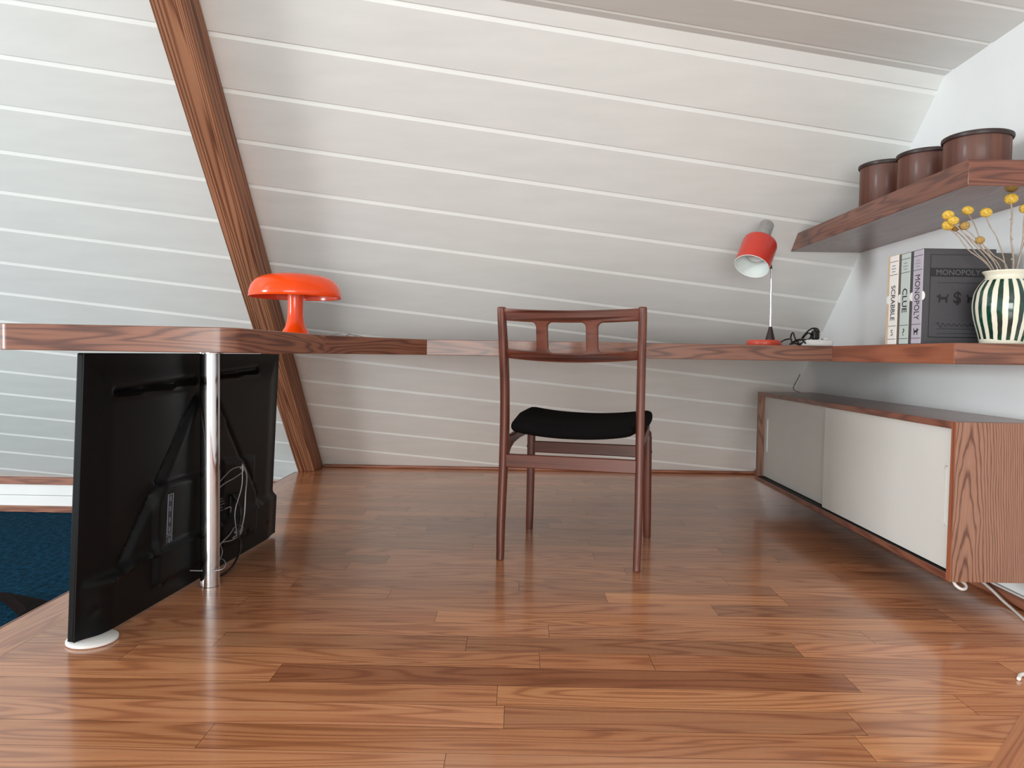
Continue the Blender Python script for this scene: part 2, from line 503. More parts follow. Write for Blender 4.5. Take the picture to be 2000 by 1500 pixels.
# left lower wall: wood sill, white boards, wood shoe
bm = bmesh.new(); box(bm, (-4.6, 4.432, -0.158), (EDGE, 4.60, -0.114)); o = bm_obj('trim_1', bm, BASEW, bevel=0.004); struct(o); auto_uv(o)
bm = bmesh.new(); box(bm, (-4.6, 4.447, -0.225), (EDGE, 4.55, -0.158)); box(bm, (-4.6, 4.443, -0.29), (EDGE, 4.55, -0.227)); o = bm_obj('wall_left', bm, WHITE, bevel=0.002); struct(o)
bm = bmesh.new(); box(bm, (-4.6, 4.43, -0.33), (EDGE, 4.55, -0.29)); o = bm_obj('trim_2', bm, BASEW, bevel=0.004); struct(o); auto_uv(o)


# ---------------------------------------------------------------- roof beam
bt = V((0.123, -1.99, 1.787))                   # runs up the slope
wd = V((1, 0, 0)); dp = V((0, -0.215, 0))
a0 = V((-1.229, 4.126, 0)); a1 = V((-1.132, 4.136, 0)); b1 = V((-1.137, 4.325, 0)); b0 = V((-1.234, 4.315, 0))
bm = bmesh.new()
prism(bm, [a0, a1, b1, b0], bt * 1.6)
L_ = bt.normalized()
beam = bm_obj('roof_beam', bm, BEAMW, bevel=0.004)
# give the grain its own axes: rotate mesh so that local z runs along the beam
Rb = L_.to_track_quat('Z', 'Y').to_matrix().to_4x4(); Rb.translation = a0
beam.data.transform(Rb.inverted()); beam.matrix_world = Rb
bmx = bmesh.new(); bmx.from_mesh(beam.data)
wi = Rb.inverted()
bmesh.ops.bisect_plane(bmx, geom=bmx.verts[:] + bmx.edges[:] + bmx.faces[:], plane_co=wi @ (CP), plane_no=(wi.to_3x3() @ CN), clear_outer=True)
bmx.to_mesh(beam.data); bmx.free()
tag(beam, 'brown rough sawn wooden roof beam leaning against white sloped boards', 'beam')

# ---------------------------------------------------------------- desk
HT, HB = 0.727, 0.673


def arc(cx, cy, r, a0_, a1_, n=8):
    return [(cx + r * math.cos(math.radians(a0_ + (a1_ - a0_) * k / n)), cy + r * math.sin(math.radians(a0_ + (a1_ - a0_) * k / n))) for k in range(n + 1)]


yb = S0 - SS * HT - 0.004
desk = thing('built_in_desk', 'reddish brown wooden built-in desk top bending along the sloped wall', 'desk')
outl = arc(-1.042, 1.53, 0.03, 180, 270) + arc(-0.645, 1.60, 0.05, 270, 352) + [(-0.562, 2.15), (-0.318, 2.575), (0.1, 2.585), (1.108, 2.60), (1.108, 1.876), (WX - 0.001, 1.870), (WX - 0.001, yb), (-1.0, yb), (-1.0, 3.18), (-1.072, 3.18)]
bm = bmesh.new(); prism(bm, [(x, y, HB) for x, y in outl], (0, 0, HT - HB))
dt = auto_uv(bm_obj('desk_top', bm, DESKW, desk, bevel=0.0015))
cum = {}; acc = 0.0
for k in range(len(outl)):
    cum[(round(outl[k][0], 4), round(outl[k][1], 4))] = acc
    acc += math.hypot(outl[(k + 1) % len(outl)][0] - outl[k][0], outl[(k + 1) % len(outl)][1] - outl[k][1])
uvd = dt.data.uv_layers['grain'].data
for p in dt.data.polygons:
    if abs(p.normal.z) > 0.5: continue
    us = [cum[(round(dt.data.vertices[dt.data.loops[li].vertex_index].co.x, 4), round(dt.data.vertices[dt.data.loops[li].vertex_index].co.y, 4))] for li in p.loop_indices]
    if max(us) - min(us) > acc * 0.6: us = [u_ + acc if u_ < acc / 2 else u_ for u_ in us]
    shift = {True: 0.0}.get(p.center.x < -0.56, 5.3 if p.center.y < 2.45 and p.center.x < -0.3 else 11.7)
    for li, u_ in zip(p.loop_indices, us): uvd[li].uv = (u_ + shift, dt.data.vertices[dt.data.loops[li].vertex_index].co.z + shift * 0.37)
# wing edge facing left: straight-grained lipping, its lit orange put into the colour
bm = bmesh.new(); box(bm, (1.1045, 1.8765, HB + 0.0005), (1.1082, 2.5995, HT - 0.0005))
auto_uv(bm_obj('edge_lipping', bm, WINGW, desk, bevel=0.0006, label='orange brown edge strip on the side wing'), (0, 1, 0))
# chrome desk leg
bm = bmesh.new(); lathe(bm, [(0, 0), (0.028, 0), (0.028, 0.004), (0.0262, 0.005), (0.0262, 0.668), (0.036, 0.669), (0.036, HB), (0, HB)], 48, M.Translation((-0.872, 2.085, 0)))
bm_obj('leg', bm, CHROME, desk, smooth=True, label='chrome tube leg')

# ---------------------------------------------------------------- chair
ch = thing('dining_chair', 'teak dining chair with three-opening backrest and black padded seat facing the desk', 'chair', (-0.0, 0, 0))
# local frame: origin between rear feet, x across (left->right), y forward
R0 = V((-0.0505, 2.412, 0)); R1 = V((0.3885, 2.306, 0))
mid = (R0 + R1) / 2; ca = math.atan2(R1.y - R0.y, R1.x - R0.x)
ch.location = mid; ch.rotation_euler = (0, 0, ca)
hw = (R1 - R0).length / 2


def leg_section(t):
    return sq(0.0125, 0.0165, 3.0, 16)


def leg(name, pts, sizes, lab=None):
    bm = bmesh.new(); P = catmull(pts, 8); n = len(P) - 1

    def sec(t):
        k = t * (len(sizes) - 1); i = min(int(k), len(sizes) - 2); f_ = k - i
        a = sizes[i][0] * (1 - f_) + sizes[i + 1][0] * f_; b = sizes[i][1] * (1 - f_) + sizes[i + 1][1] * f_
        e = 1.0
        if t > 0.93: e = 0.9
        if t > 0.985: e = 0.55
        if t < 0.008: e = 0.7
        return sq(a * e, b * e, 3.0, 18)
    sweep(bm, P, sec, up_hint=(0, 1, 0)); return bm_obj(name, bm, TEAK, ch, smooth=True)


for s in (-1, 1):
    x = s * hw
    pts = [(x, 0, 0), (x * 0.99, 0.006, 0.008), (x * 0.995, 0.014, 0.12), (x * 0.99, 0.030, 0.30), (x * 0.985, 0.035, 0.44), (x * 0.985, 0.028, 0.58), (x * 0.992, 0.010, 0.70), (x * 1.0, -0.010, 0.80), (x * 1.0, -0.015, 0.827), (x, -0.0155, 0.833)]
    leg('leg', pts, [(0.0105, 0.0115), (0.0125, 0.015), (0.0135, 0.019), (0.0135, 0.018), (0.013, 0.014), (0.013, 0.013)])
    xf = s * (hw + 0.002)
    pts = [(xf, 0.462, 0), (xf * .995, 0.4615, 0.008), (xf * 0.985, 0.457, 0.15), (xf * 0.975, 0.45, 0.32), (xf * 0.97, 0.446, 0.405)]
    leg('leg', pts, [(0.011, 0.012), (0.0145, 0.0155), (0.0155, 0.0165), (0.016, 0.017)])
# stretchers
bm = bmesh.new(); box(bm, (-hw * 0.975, 0.022, 0.306), (hw * 0.975, 0.040, 0.350)); bm_obj('stretcher', bm, TEAKX, ch, bevel=0.003)
bm = bmesh.new(); box(bm, (-hw * 0.965, 0.440, 0.303), (hw * 0.965, 0.457, 0.347)); bm_obj('stretcher', bm, TEAKX, ch, bevel=0.003)
for s in (-1, 1):   # side rails with a curved haunch at the rear leg
    bm = bmesh.new(); x = s * hw * 0.975
    pr = [(0.030, 0.335), (0.055, 0.340), (0.085, 0.362), (0.13, 0.376), (0.22, 0.384), (0.44, 0.386), (0.44, 0.425), (0.3, 0.418), (0.15, 0.408), (0.030, 0.405)]
    prism(bm, [(x - 0.009, a, b) for a, b in pr], (0.018, 0, 0)); bm_obj('side_rail', bm, TEAK, ch, bevel=0.003)
    bm = bmesh.new(); lathe(bm, [(0, 0), (0.006, 0), (0.006, 0.004), (0, 0.005)], 12, M.Translation((s * (hw + 0.009), 0.45, 0.325)) @ M.Rotation(s * PI / 2, 4, 'Y')); bm_obj('screw_cap', bm, DARKW, ch, smooth=True)


# backrest: one bent plate with three rounded openings
def rrect(x0, z0, x1, z1, r, n=5):
    pts = []
    for cx, cz, a in ((x1 - r, z1 - r, 0), (x0 + r, z1 - r, 90), (x0 + r, z0 + r, 180), (x1 - r, z0 + r, 270)):
        pts += arc(cx, cz, r, a, a + 90, n)
    return pts


def densify(p, d=0.008):
    out = []
    for i in range(len(p)):
        a = V(p[i] + (0,)); b = V(p[(i + 1) % len(p)] + (0,)); k = max(1, int((b - a).length / d))
        for j in range(k): out.append(tuple((a + (b - a) * (j / k))[:2]))
    return out


bw = hw - 0.009
ZB, ZT = 0.672, 0.825
o_in = hw * 2
def sx(px): return (px - 1121.0) / 272.0 * 2 * hw    # across the backrest
loops = [densify([(-bw, ZB), (bw, ZB), (bw, ZT), (-bw, ZT)]),
         densify(rrect(-bw - 0.001 + 0.001, ZB + 0.0245, sx(1059.5), ZT - 0.033, 0.014)),
         densify(rrect(sx(1079), ZB + 0.0265, sx(1156), ZT - 0.033, 0.014)),
         densify(rrect(sx(1174), ZB + 0.0245, bw, ZT - 0.033, 0.014))]
# left and right openings run right up to the posts: build as notches
def notch(s):
    x_in = sx(1059.5) if s < 0 else sx(1174)
    return x_in
cu = bpy.data.curves.new('bk', 'CURVE'); cu.dimensions = '2D'; cu.fill_mode = 'BOTH'; cu.extrude = 0.0062; cu.bevel_depth = 0.0035; cu.bevel_resolution = 2
xl, xr = sx(1059.5), sx(1174)
z0n, z1n = 0.695, 0.7935
r_ = 0.019
outer = [(-bw, ZB), (bw, ZB), (bw, z0n)] + [(xr + r_ + 0.0, z0n)] + arc(xr + r_, z0n + r_, r_, 270, 180, 6)[1:] + arc(xr + r_, z1n - r_, r_, 180, 90, 6) + [(bw, z1n), (bw, ZT), (-bw, ZT), (-bw, z1n)] + arc(xl - r_, z1n - r_, r_, 90, 0, 6) + arc(xl - r_, z0n + r_, r_, 0, -90, 6) + [(-bw, z0n)]
inner = rrect(sx(1078), z0n - 0.002, sx(1156), z1n + 0.0015, 0.019)
for lp in (densify(outer), densify(inner)):
    sp = cu.splines.new('POLY'); sp.points.add(len(lp) - 1); sp.use_cyclic_u = True
    for i, p in enumerate(lp): sp.points[i].co = (p[0], p[1], 0, 1)
tmp = bpy.data.objects.new('bk', cu); COL.objects.link(tmp)
me = bpy.data.meshes.new_from_object(tmp.evaluated_get(bpy.context.evaluated_depsgraph_get()))
bpy.data.objects.remove(tmp); bpy.data.curves.remove(cu)
bmb = bmesh.new(); bmb.from_mesh(me)
bmesh.ops.remove_doubles(bmb, verts=bmb.verts[:], dist=0.00005)
for v in bmb.verts:
    x, z, t_ = v.co.x, v.co.y, v.co.z
    k = 1 - (x / bw) ** 2
    f_ = (z - ZB) / (ZT - ZB)
    sag = 0.0095 * k
    yb_ = 0.022 - 0.036 * f_ - 0.042 * k
    zz = z - sag - (0.002 * k if f_ < 0.5 else 0)
    v.co = (x, yb_ + t_, zz)
o = bm_obj('backrest', bmb, TEAKX, ch, smooth=True)
# seat: saddle-shaped upholstered pad
bm = bmesh.new(); N1, N2 = 28, 28
def seat_pt(u, v_, top):
    # u -1..1 across, v 0 rear..1 front
    e = 0.95 + 0.05 * v_
    X_ = u * (hw - 0.022 + 0.036 * min(1, v_ * 1.6))
    Y_ = 0.03 + 0.44 * v_
    rise = 0.022 * abs(u) ** 2.2
    edge = max(abs(u), abs(2 * v_ - 1)) ** 10
    tz = 0.447 + 0.022 * v_ + rise - 0.018 * edge - (0.012 if v_ > 0.97 else 0)
    bz = 0.400 + 0.014 * v_ + rise * 0.9 + 0.010 * edge
    X_ *= 1 - 0.02 * (abs(2 * v_ - 1) ** 8)
    return (X_, Y_, tz if top else bz)
gt = [[bm.verts.new(seat_pt(-1 + 2 * i / N1, j / N2, True)) for i in range(N1 + 1)] for j in range(N2 + 1)]
gb = [[bm.verts.new(seat_pt(-1 + 2 * i / N1, j / N2, False)) for i in range(N1 + 1)] for j in range(N2 + 1)]
for j in range(N2):
    for i in range(N1):
        bm.faces.new((gt[j][i], gt[j][i + 1], gt[j + 1][i + 1], gt[j + 1][i])); bm.faces.new((gb[j][i], gb[j + 1][i], gb[j + 1][i + 1], gb[j][i + 1]))
for i in range(N1):
    bm.faces.new((gt[0][i], gb[0][i], gb[0][i + 1], gt[0][i + 1])); bm.faces.new((gt[N2][i], gt[N2][i + 1], gb[N2][i + 1], gb[N2][i]))
for j in range(N2):
    bm.faces.new((gt[j][0], gt[j + 1][0], gb[j + 1][0], gb[j][0])); bm.faces.new((gt[j][N1], gb[j][N1], gb[j + 1][N1], gt[j + 1][N1]))
o = bm_obj('seat', bm, FABRIC, ch, smooth=True)
b_ = o.modifiers.new('bevel', 'BEVEL'); b_.width = 0.010; b_.segments = 4; b_.limit_method = 'ANGLE'; b_.angle_limit = 0.9

# ---------------------------------------------------------------- television
tvL, tvH = 1.053, 0.656
tv = thing('television', 'black flat television standing on the floor turned away, its back showing', 'television')
O_ = V((-1.0, 1.636, 0.012)); E_ = V((-0.906, 2.685, 0.012)); uu = (E_ - O_).normalized(); nn0 = V((uu.y, -uu.x, 0)); al = 0.045
ww = V((0, 0, 1)) * math.cos(al) + nn0 * math.sin(al); nn = nn0 * math.cos(al) - V((0, 0, 1)) * math.sin(al)
TM = M((uu, ww, nn)).transposed().to_4x4(); TM.translation = O_ + nn * 0.010
tv.matrix_world = TM


def tvobj(name, bm, mat, parent=None, **kw): return bm_obj(name, bm, mat, parent or tv, **kw)


bm = bmesh.new(); box(bm, (0, 0, -0.020), (tvL, tvH, -0.004)); tvobj('screen_frame', bm, BLACKP, bevel=0.003)
bm = bmesh.new(); box(bm, (0.008, 0.018, -0.0215), (tvL - 0.008, tvH - 0.008, -0.020)); tvobj('screen', bm, BLACKG)
# back shell as height field
bm = bmesh.new(); NU, NV = 150, 96


def sstep(a, b, x):
    t_ = max(0.0, min(1.0, (x - a) / (b - a))) if a != b else float(x > a); return t_ * t_ * (3 - 2 * t_)


def segd(px, py, ax, ay, bx, by):
    dx, dy = bx - ax, by - ay; t_ = max(0, min(1, ((px - ax) * dx + (py - ay) * dy) / (dx * dx + dy * dy)))
    return math.hypot(px - ax - t_ * dx, py - ay - t_ * dy), t_


def hf(u, v):
    e = min(u, tvL - u, tvH - v)
    h = 0.002 + 0.012 * sstep(0.012, 0.10, e)
    # lower chin block
    chin_edge = 0.135 + 0.02 * math.sin(max(0, min(1, (u - 0.05) / 0.25)) * PI / 2)
    h += 0.016 * (1 - sstep(chin_edge - 0.02, chin_edge, v)) * sstep(0.0, 0.06, u)
    # central tapering hump between two diagonal creases
    dl, t1 = segd(u, v, 0.455, 0.53, 0.125, 0.13)
    dr, t2 = segd(u, v, 0.548, 0.56, 0.885, 0.17)
    ul = 0.125 + (0.455 - 0.125) * (v - 0.13) / 0.40
    ur = 0.885 - (0.885 - 0.548) * (v - 0.17) / 0.39
    if 0.13 < v < 0.56:
        inside = min(u - ul, ur - u)
        h += 0.010 * sstep(-0.004, 0.03, inside) * (1 - sstep(0.50, 0.56, v))
    h -= 0.007 * math.exp(-(dl / 0.007) ** 2) + 0.007 * math.exp(-(dr / 0.008) ** 2)
    # two long grooves near the top
    for ax, ay, bx, by in ((0.10, 0.565, 0.46, 0.582), (0.54, 0.588, 0.87, 0.604)):
        d_, t_ = segd(u, v, ax, ay, bx, by); h -= 0.011 * math.exp(-(d_ / 0.007) ** 2)
        d_, t_ = segd(u, v, ax, ay - .013, bx, by - .013); h += 0.005 * math.exp(-(d_ / 0.006) ** 2)
    # raised bar across hump
    d_, t_ = segd(u, v, 0.56, 0.455, 0.625, 0.455); h += 0.006 * math.exp(-(d_ / 0.012) ** 2)
    # connector housing and power housing
    bx_ = min(u - 0.250, 0.60 - u, v - 0.045, 0.322 - (u - 0.25) * 0.02 - v)
    h += 0.012 * sstep(0, 0.014, bx_)
    b2 = min(u - 0.60, 0.86 - u, v - 0.05, 0.335 - (u - 0.63) * 0.1 - v)
    h += 0.009 * sstep(0, 0.014, b2)
    # curved rib sweeping along the bottom left
    for a, b in zip([(0.03, 0.128), (0.09, 0.118), (0.16, 0.128), (0.22, 0.142)], [(0.09, 0.118), (0.16, 0.128), (0.22, 0.142), (0.29, 0.165)]):
        d_, t_ = segd(u, v, *a, *b); h += 0.006 * math.exp(-(d_ / 0.009) ** 2)
    # small screw holes
    for cx, cy in ((0.045, 0.058), (0.30, 0.05), (0.78, 0.07), (0.95, 0.06)):
        h -= 0.008 * math.exp(-(((u - cx) ** 2 + (v - cy) ** 2) / 0.006 ** 2))
    return h - 0.004


g = [[bm.verts.new((tvL * i / NU, tvH * j / NV, hf(tvL * i / NU, tvH * j / NV))) for i in range(NU + 1)] for j in range(NV + 1)]
for j in range(NV):
    for i in range(NU): bm.faces.new((g[j][i], g[j][i + 1], g[j + 1][i + 1], g[j + 1][i]))
ring = [g[0][i] for i in range(NU + 1)] + [g[j][NU] for j in range(1, NV + 1)] + [g[NV][i] for i in range(NU - 1, -1, -1)] + [g[j][0] for j in range(NV - 1, 0, -1)]
low = [bm.verts.new((v.co.x, v.co.y, -0.005)) for v in ring]
for i in range(len(ring)):
    j = (i + 1) % len(ring); bm.faces.new((ring[i], low[i], low[j], ring[j]))
tvobj('back_cover', bm, BLACKP, smooth=True)
# connector strip
PU, PN = -0.034, hf(0.35, 0.19) - 0.0400
bm = bmesh.new(); box(bm, (0.333 + PU, 0.085, 0.010), (0.362 + PU, 0.285, 0.0405 + PN)); strip = tvobj('port_panel', bm, plain('port_panel_grey', (36, 44, 56), 0.4), bevel=0.001)
bm = bmesh.new()
for (a, b) in ((0.088, 0.104), (0.108, 0.122), (0.126, 0.142), (0.147, 0.172), (0.177, 0.283)):
    for lo, hi in (((0.335, a), (0.360, a + 0.0012)), ((0.335, b), (0.360, b + 0.0012)), ((0.335, a), (0.3362, b)), ((0.3588, a), (0.360, b))): box(bm, (lo[0] + PU, lo[1], 0.0404 + PN), (hi[0] + PU, hi[1], 0.0412 + PN))
bm_obj('port_outline', bm, GREYI, tv)
PM = plain('port_metal', (120, 128, 142), 0.3, metal=0.6)
for k, vv in enumerate((0.096, 0.115, 0.134, 0.160, 0.19, 0.215, 0.245, 0.272)):
    bm = bmesh.new()
    if k in (1, 2): lathe(bm, [(0.0035, 0), (0.0055, 0), (0.0055, 0.003), (0.0035, 0.003), (0.0035, 0)], 16, M.Translation((0.348 + PU, vv, 0.040 + PN)))
    else: box(bm, (0.343 + PU, vv - 0.0065, 0.040 + PN), (0.350 + PU, vv + 0.0065, 0.042 + PN))
    bm_obj('port', bm, GREYI if k in (1, 2) else PM, tv, smooth=k in (1, 2))
# rating plate print
bm = bmesh.new()
for k in range(5): box(bm, (0.565 + 0.004 * (k % 2), 0.215 - k * 0.009, 0.0345), (0.60 + 0.006 * (k % 3), 0.219 - k * 0.009, hf(0.58, 0.2) + 0.0006))
bm_obj('rating_plate', bm, plain('plate_print', (70, 70, 74), 0.5), tv)
# cables coiled on the back
def tvp(u, v, n_=0.05): return TM @ V((u, v, n_))
cab = [
    [(0.555, 0.300), (0.60, 0.325), (0.68, 0.345), (0.735, 0.345), (0.745, 0.33), (0.70, 0.315), (0.63, 0.31), (0.56, 0.295)],
    [(0.735, 0.34), (0.762, 0.30), (0.775, 0.235), (0.765, 0.17), (0.735, 0.125), (0.70, 0.11)],
    [(0.728, 0.338), (0.722, 0.27), (0.700, 0.20), (0.70, 0.15), (0.712, 0.12)],
    [(0.73, 0.115), (0.76, 0.10), (0.75, 0.075), (0.69, 0.075), (0.62, 0.085), (0.56, 0.07)],
    [(0.70, 0.115), (0.66, 0.10), (0.62, 0.08), (0.585, 0.05), (0.60, 0.035), (0.635, 0.055), (0.60, 0.085), (0.54, 0.075)],
    [(0.575, 0.045), (0.54, 0.02), (0.49, 0.012), (0.44, 0.01)],
    [(0.64, 0.185), (0.67, 0.185), (0.685, 0.165)]]
for i, c_ in enumerate(cab):
    bm = bmesh.new(); sweep(bm, catmull([(a - 0.042, b - 0.03 if i in (1, 2) else b - 0.045 if i == 0 else b, 0.043 + 0.004 * (i % 3) + 0.004 * math.sin(k * 2.1)) for k, (a, b) in enumerate(c_)] if i != 5 else [(0.533, 0.060, 0.048), (0.505, 0.055, 0.095), (0.455, 0.050, 0.118), (0.44, 0.045, 0.095), (0.432, 0.042, 0.03)], 8), circ(0.0016 if i != 1 else 0.0024, 8)); bm_obj('antenna_cable', bm, CLEARC, tv, smooth=True)
for (a, b) in ((0.693, 0.298), (0.675, 0.095), (0.516, 0.252)):
    bm = bmesh.new(); lathe(bm, [(0, -0.006), (0.005, -0.0045), (0.0065, 0), (0.005, 0.0045), (0, 0.006)], 14, M.Translation((a, b, 0.046))); bm_obj('cable_tie', bm, CLEARC, tv, smooth=True)
bm = bmesh.new(); sweep(bm, catmull([(0.66, 0.22, 0.035), (0.69, 0.16, 0.05), (0.66, 0.10, 0.06), (0.67, 0.05, 0.065), (0.62, 0.012, 0.07), (0.55, 0.003, 0.075), (0.50, 0.005, 0.06), (0.47, 0.04, 0.045)], 8), circ(0.0035, 8)); bm_obj('power_cord', bm, CORDB, tv, smooth=True)
bm = bmesh.new(); box(bm, (0.652, 0.13, 0.02), (0.72, 0.215, 0.036)); bm_obj('plug_recess', bm, BLACKP, tv, bevel=0.005)

# white disc under the corner of the television
bm = bmesh.new(); lathe(bm, [(0, 0), (0.051, 0), (0.0545, 0.0025), (0.0545, 0.0075), (0.051, 0.0100), (0, 0.0100)], 56)
o = bm_obj('floor_protector', bm, WPLASTIC, smooth=True); o.location = (-0.976, 1.679, 0.0)
tag(o, 'round white plastic disc on the floor under the television corner', 'furniture pad')

# flat dark brown shape on the blue carpet, identity unclear
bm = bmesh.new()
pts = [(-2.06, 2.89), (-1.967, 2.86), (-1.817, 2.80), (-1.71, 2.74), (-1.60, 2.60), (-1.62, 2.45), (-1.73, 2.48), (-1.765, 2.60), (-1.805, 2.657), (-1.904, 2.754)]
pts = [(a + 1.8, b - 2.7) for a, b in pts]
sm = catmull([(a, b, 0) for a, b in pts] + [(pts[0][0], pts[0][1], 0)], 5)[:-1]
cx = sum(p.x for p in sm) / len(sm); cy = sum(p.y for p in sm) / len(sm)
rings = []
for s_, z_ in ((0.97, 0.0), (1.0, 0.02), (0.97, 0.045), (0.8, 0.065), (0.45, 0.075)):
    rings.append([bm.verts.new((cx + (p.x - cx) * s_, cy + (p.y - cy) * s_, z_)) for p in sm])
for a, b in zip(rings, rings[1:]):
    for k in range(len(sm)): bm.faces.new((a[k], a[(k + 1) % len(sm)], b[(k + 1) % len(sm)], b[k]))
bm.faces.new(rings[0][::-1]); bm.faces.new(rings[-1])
o = bm_obj('dark_floor_shape', bm, DARKBR, smooth=True); o.scale = (1, 1, 0.6); o.location = (-1.8, 2.7, -0.325)
tag(o, 'dark brown flat shape lying on the blue carpet beyond the floor edge', 'cushion')

# ---------------------------------------------------------------- mushroom lamp
ml = thing('mushroom_lamp', 'glossy orange mushroom table lamp with wide domed shade', 'lamp', (-0.785, 2.60, HT))
R = 0.158
prof = [(0.0, 0.222), (0.05, 0.2215), (0.09, 0.218), (0.118, 0.210), (0.138, 0.197), (0.151, 0.178), (0.157, 0.158), (R, 0.142), (0.1565, 0.140), (0.154, 0.142), (0.153, 0.158), (0.147, 0.176), (0.134, 0.193), (0.114, 0.205), (0.088, 0.213), (0.05, 0.2165), (0, 0.217)]
bm = bmesh.new(); lathe(bm, prof, 96); bm_obj('lamp_shade', bm, ORANGE, ml, smooth=True)
prof = [(0, 0), (0.054, 0), (0.055, 0.003), (0.050, 0.012), (0.036, 0.035), (0.029, 0.058), (0.0265, 0.085), (0.0265, 0.125), (0.028, 0.150), (0.032, 0.165), (0.02, 0.168), (0, 0.168)]
bm = bmesh.new(); lathe(bm, prof, 64); bm_obj('lamp_base', bm, ORANGE, ml, smooth=True)
bm = bmesh.new(); lathe(bm, [(0.018, 0.166), (0.03, 0.178), (0.031, 0.195), (0.02, 0.208), (0, 0.212)], 24); bm_obj('bulb', bm, WPLASTIC, ml, smooth=True)
o = tube_obj('lamp_cord', [(-0.73, 2.66, HT + 0.003), (-0.70, 2.72, HT + 0.012), (-0.66, 2.74, HT + 0.022), (-0.62, 2.72, HT + 0.020), (-0.59, 2.74, HT + 0.006), (-0.575, 2.80, HT + 0.003), (-0.60, 2.86, HT + 0.004), (-0.66, 2.85, HT + 0.014), (-0.63, 2.78, HT + 0.018), (-0.59, 2.76, HT + 0.012), (-0.56, 2.75, HT + 0.004)], 0.0022, CLEARC)
tag(o, 'thin pale looped cord on the desk beside the orange lamp', 'cord')

# ---------------------------------------------------------------- red desk lamp
LY = 2.85
rl = thing('desk_lamp', 'red metal desk lamp with tilted cylinder shade and slim chrome stem', 'lamp', (0.948, LY, HT))
bm = bmesh.new(); lathe(bm, [(0, 0), (0.062, 0), (0.0645, 0.003), (0.0645, 0.018), (0.060, 0.023), (0, 0.024)], 64); bm_obj('lamp_base', bm, SALMON, rl, smooth=True)
sxx = 0.023
bm = bmesh.new(); lathe(bm, [(0, 0.022), (0.018, 0.022), (0.017, 0.03), (0.006, 0.075), (0, 0.076)], 28, M.Translation((sxx, 0, 0))); bm_obj('cone_collar', bm, DARKW, rl, smooth=True)
bm = bmesh.new(); sweep(bm, catmull([(sxx, 0, 0.07), (sxx - 0.001, 0, 0.16), (sxx - 0.002, 0, 0.25), (sxx - 0.005, 0, 0.300)], 6), circ(0.0042, 12)); bm_obj('stem', bm, CHROME, rl, smooth=True)
bm = bmesh.new(); sweep(bm, catmull([(sxx - 0.005, 0, 0.296), (sxx - 0.0055, 0, 0.304), (sxx - 0.012, 0.0, 0.322), (sxx - 0.024, 0.0, 0.350)], 6), circ(0.0048, 12)); bm_obj('swivel_joint', bm, DARKW, rl, smooth=True)
# shade: axis from opening toward cap
Lo = V((-0.078, -0.07, 0.296)); # centre of opening (local)
ax = V((0.39, 0.42, 0.82)).normalized()
q_ = ax.to_track_quat('Z', 'Y').to_matrix().to_4x4(); q_.translation = Lo
Rr = 0.065
bm = bmesh.new(); lathe(bm, [(Rr, 0.0), (Rr, 0.105), (Rr - 0.003, 0.116), (Rr - 0.012, 0.123), (0.028, 0.125), (0.028, 0.122)], 64, q_); bm_obj('lamp_shade', bm, REDL, rl, smooth=True)
bm = bmesh.new(); lathe(bm, [(Rr, 0.0), (Rr - 0.0015, -0.0012), (Rr - 0.003, 0.0), (Rr - 0.003, 0.105), (Rr - 0.015, 0.118), (0, 0.119)], 64, q_); bm_obj('shade_lining', bm, TWHITE, rl, smooth=True)
bm = bmesh.new(); lathe(bm, [(0.0, 0.122), (0.027, 0.122), (0.027, 0.208), (0.025, 0.212), (0.021, 0.213), (0.021, 0.206), (0, 0.206)], 40, q_); bm_obj('vent_cap', bm, ALU, rl, smooth=True)
bm = bmesh.new(); lathe(bm, [(0, 0.035), (0.018, 0.037), (0.030, 0.046), (0.034, 0.060), (0.030, 0.078), (0.018, 0.095), (0.014, 0.118), (0, 0.118)], 32, q_); bm_obj('bulb', bm, plain('bulb_glass', (214, 216, 214), 0.15), rl, smooth=True)
bm = bmesh.new(); box(bm, (-0.008, -0.0008, -0.006), (0.008, 0.0008, 0.006), q_ @ M.Rotation(math.radians(40), 4, 'Z') @ M.Translation((Rr - 0.0042, 0, 0.014)) @ M.Rotation(PI / 2, 4, 'Z')); bm_obj('rating_sticker', bm, CORDB, rl)

# black cord pile
def px_desk(px, y_, z_): return ((px - 1010.5) / 1440 * y_, y_, z_)
cy_ = 2.72
pile = []
pp = [(1523, 0.012), (1530, 0.020), (1541, 0.022), (1544, 0.006), (1541, 0.030), (1545, 0.046), (1550, 0.022), (1556, 0.010), (1563, 0.004), (1549, 0.006), (1540, 0.004), (1556, 0.022), (1566, 0.016), (1558, 0.003), (1548, 0.012), (1560, 0.020), (1570, 0.008), (1562, 0.015), (1566, 0.030), (1574, 0.044), (1580, 0.040), (1578, 0.026), (1568, 0.020), (1562, 0.024), (1572, 0.050), (1582, 0.062), (1592, 0.060), (1596, 0.050)]
for i, (a, z_) in enumerate(pp): pile.append(px_desk(a, cy_ + 0.03 * math.sin(i * 1.9), HT + z_ + 0.003))
o = tube_obj('lamp_cord', pile, 0.0028, CORDB, sub=7); tag(o, 'black tangled power cord on the desk beside the red lamp', 'cord')
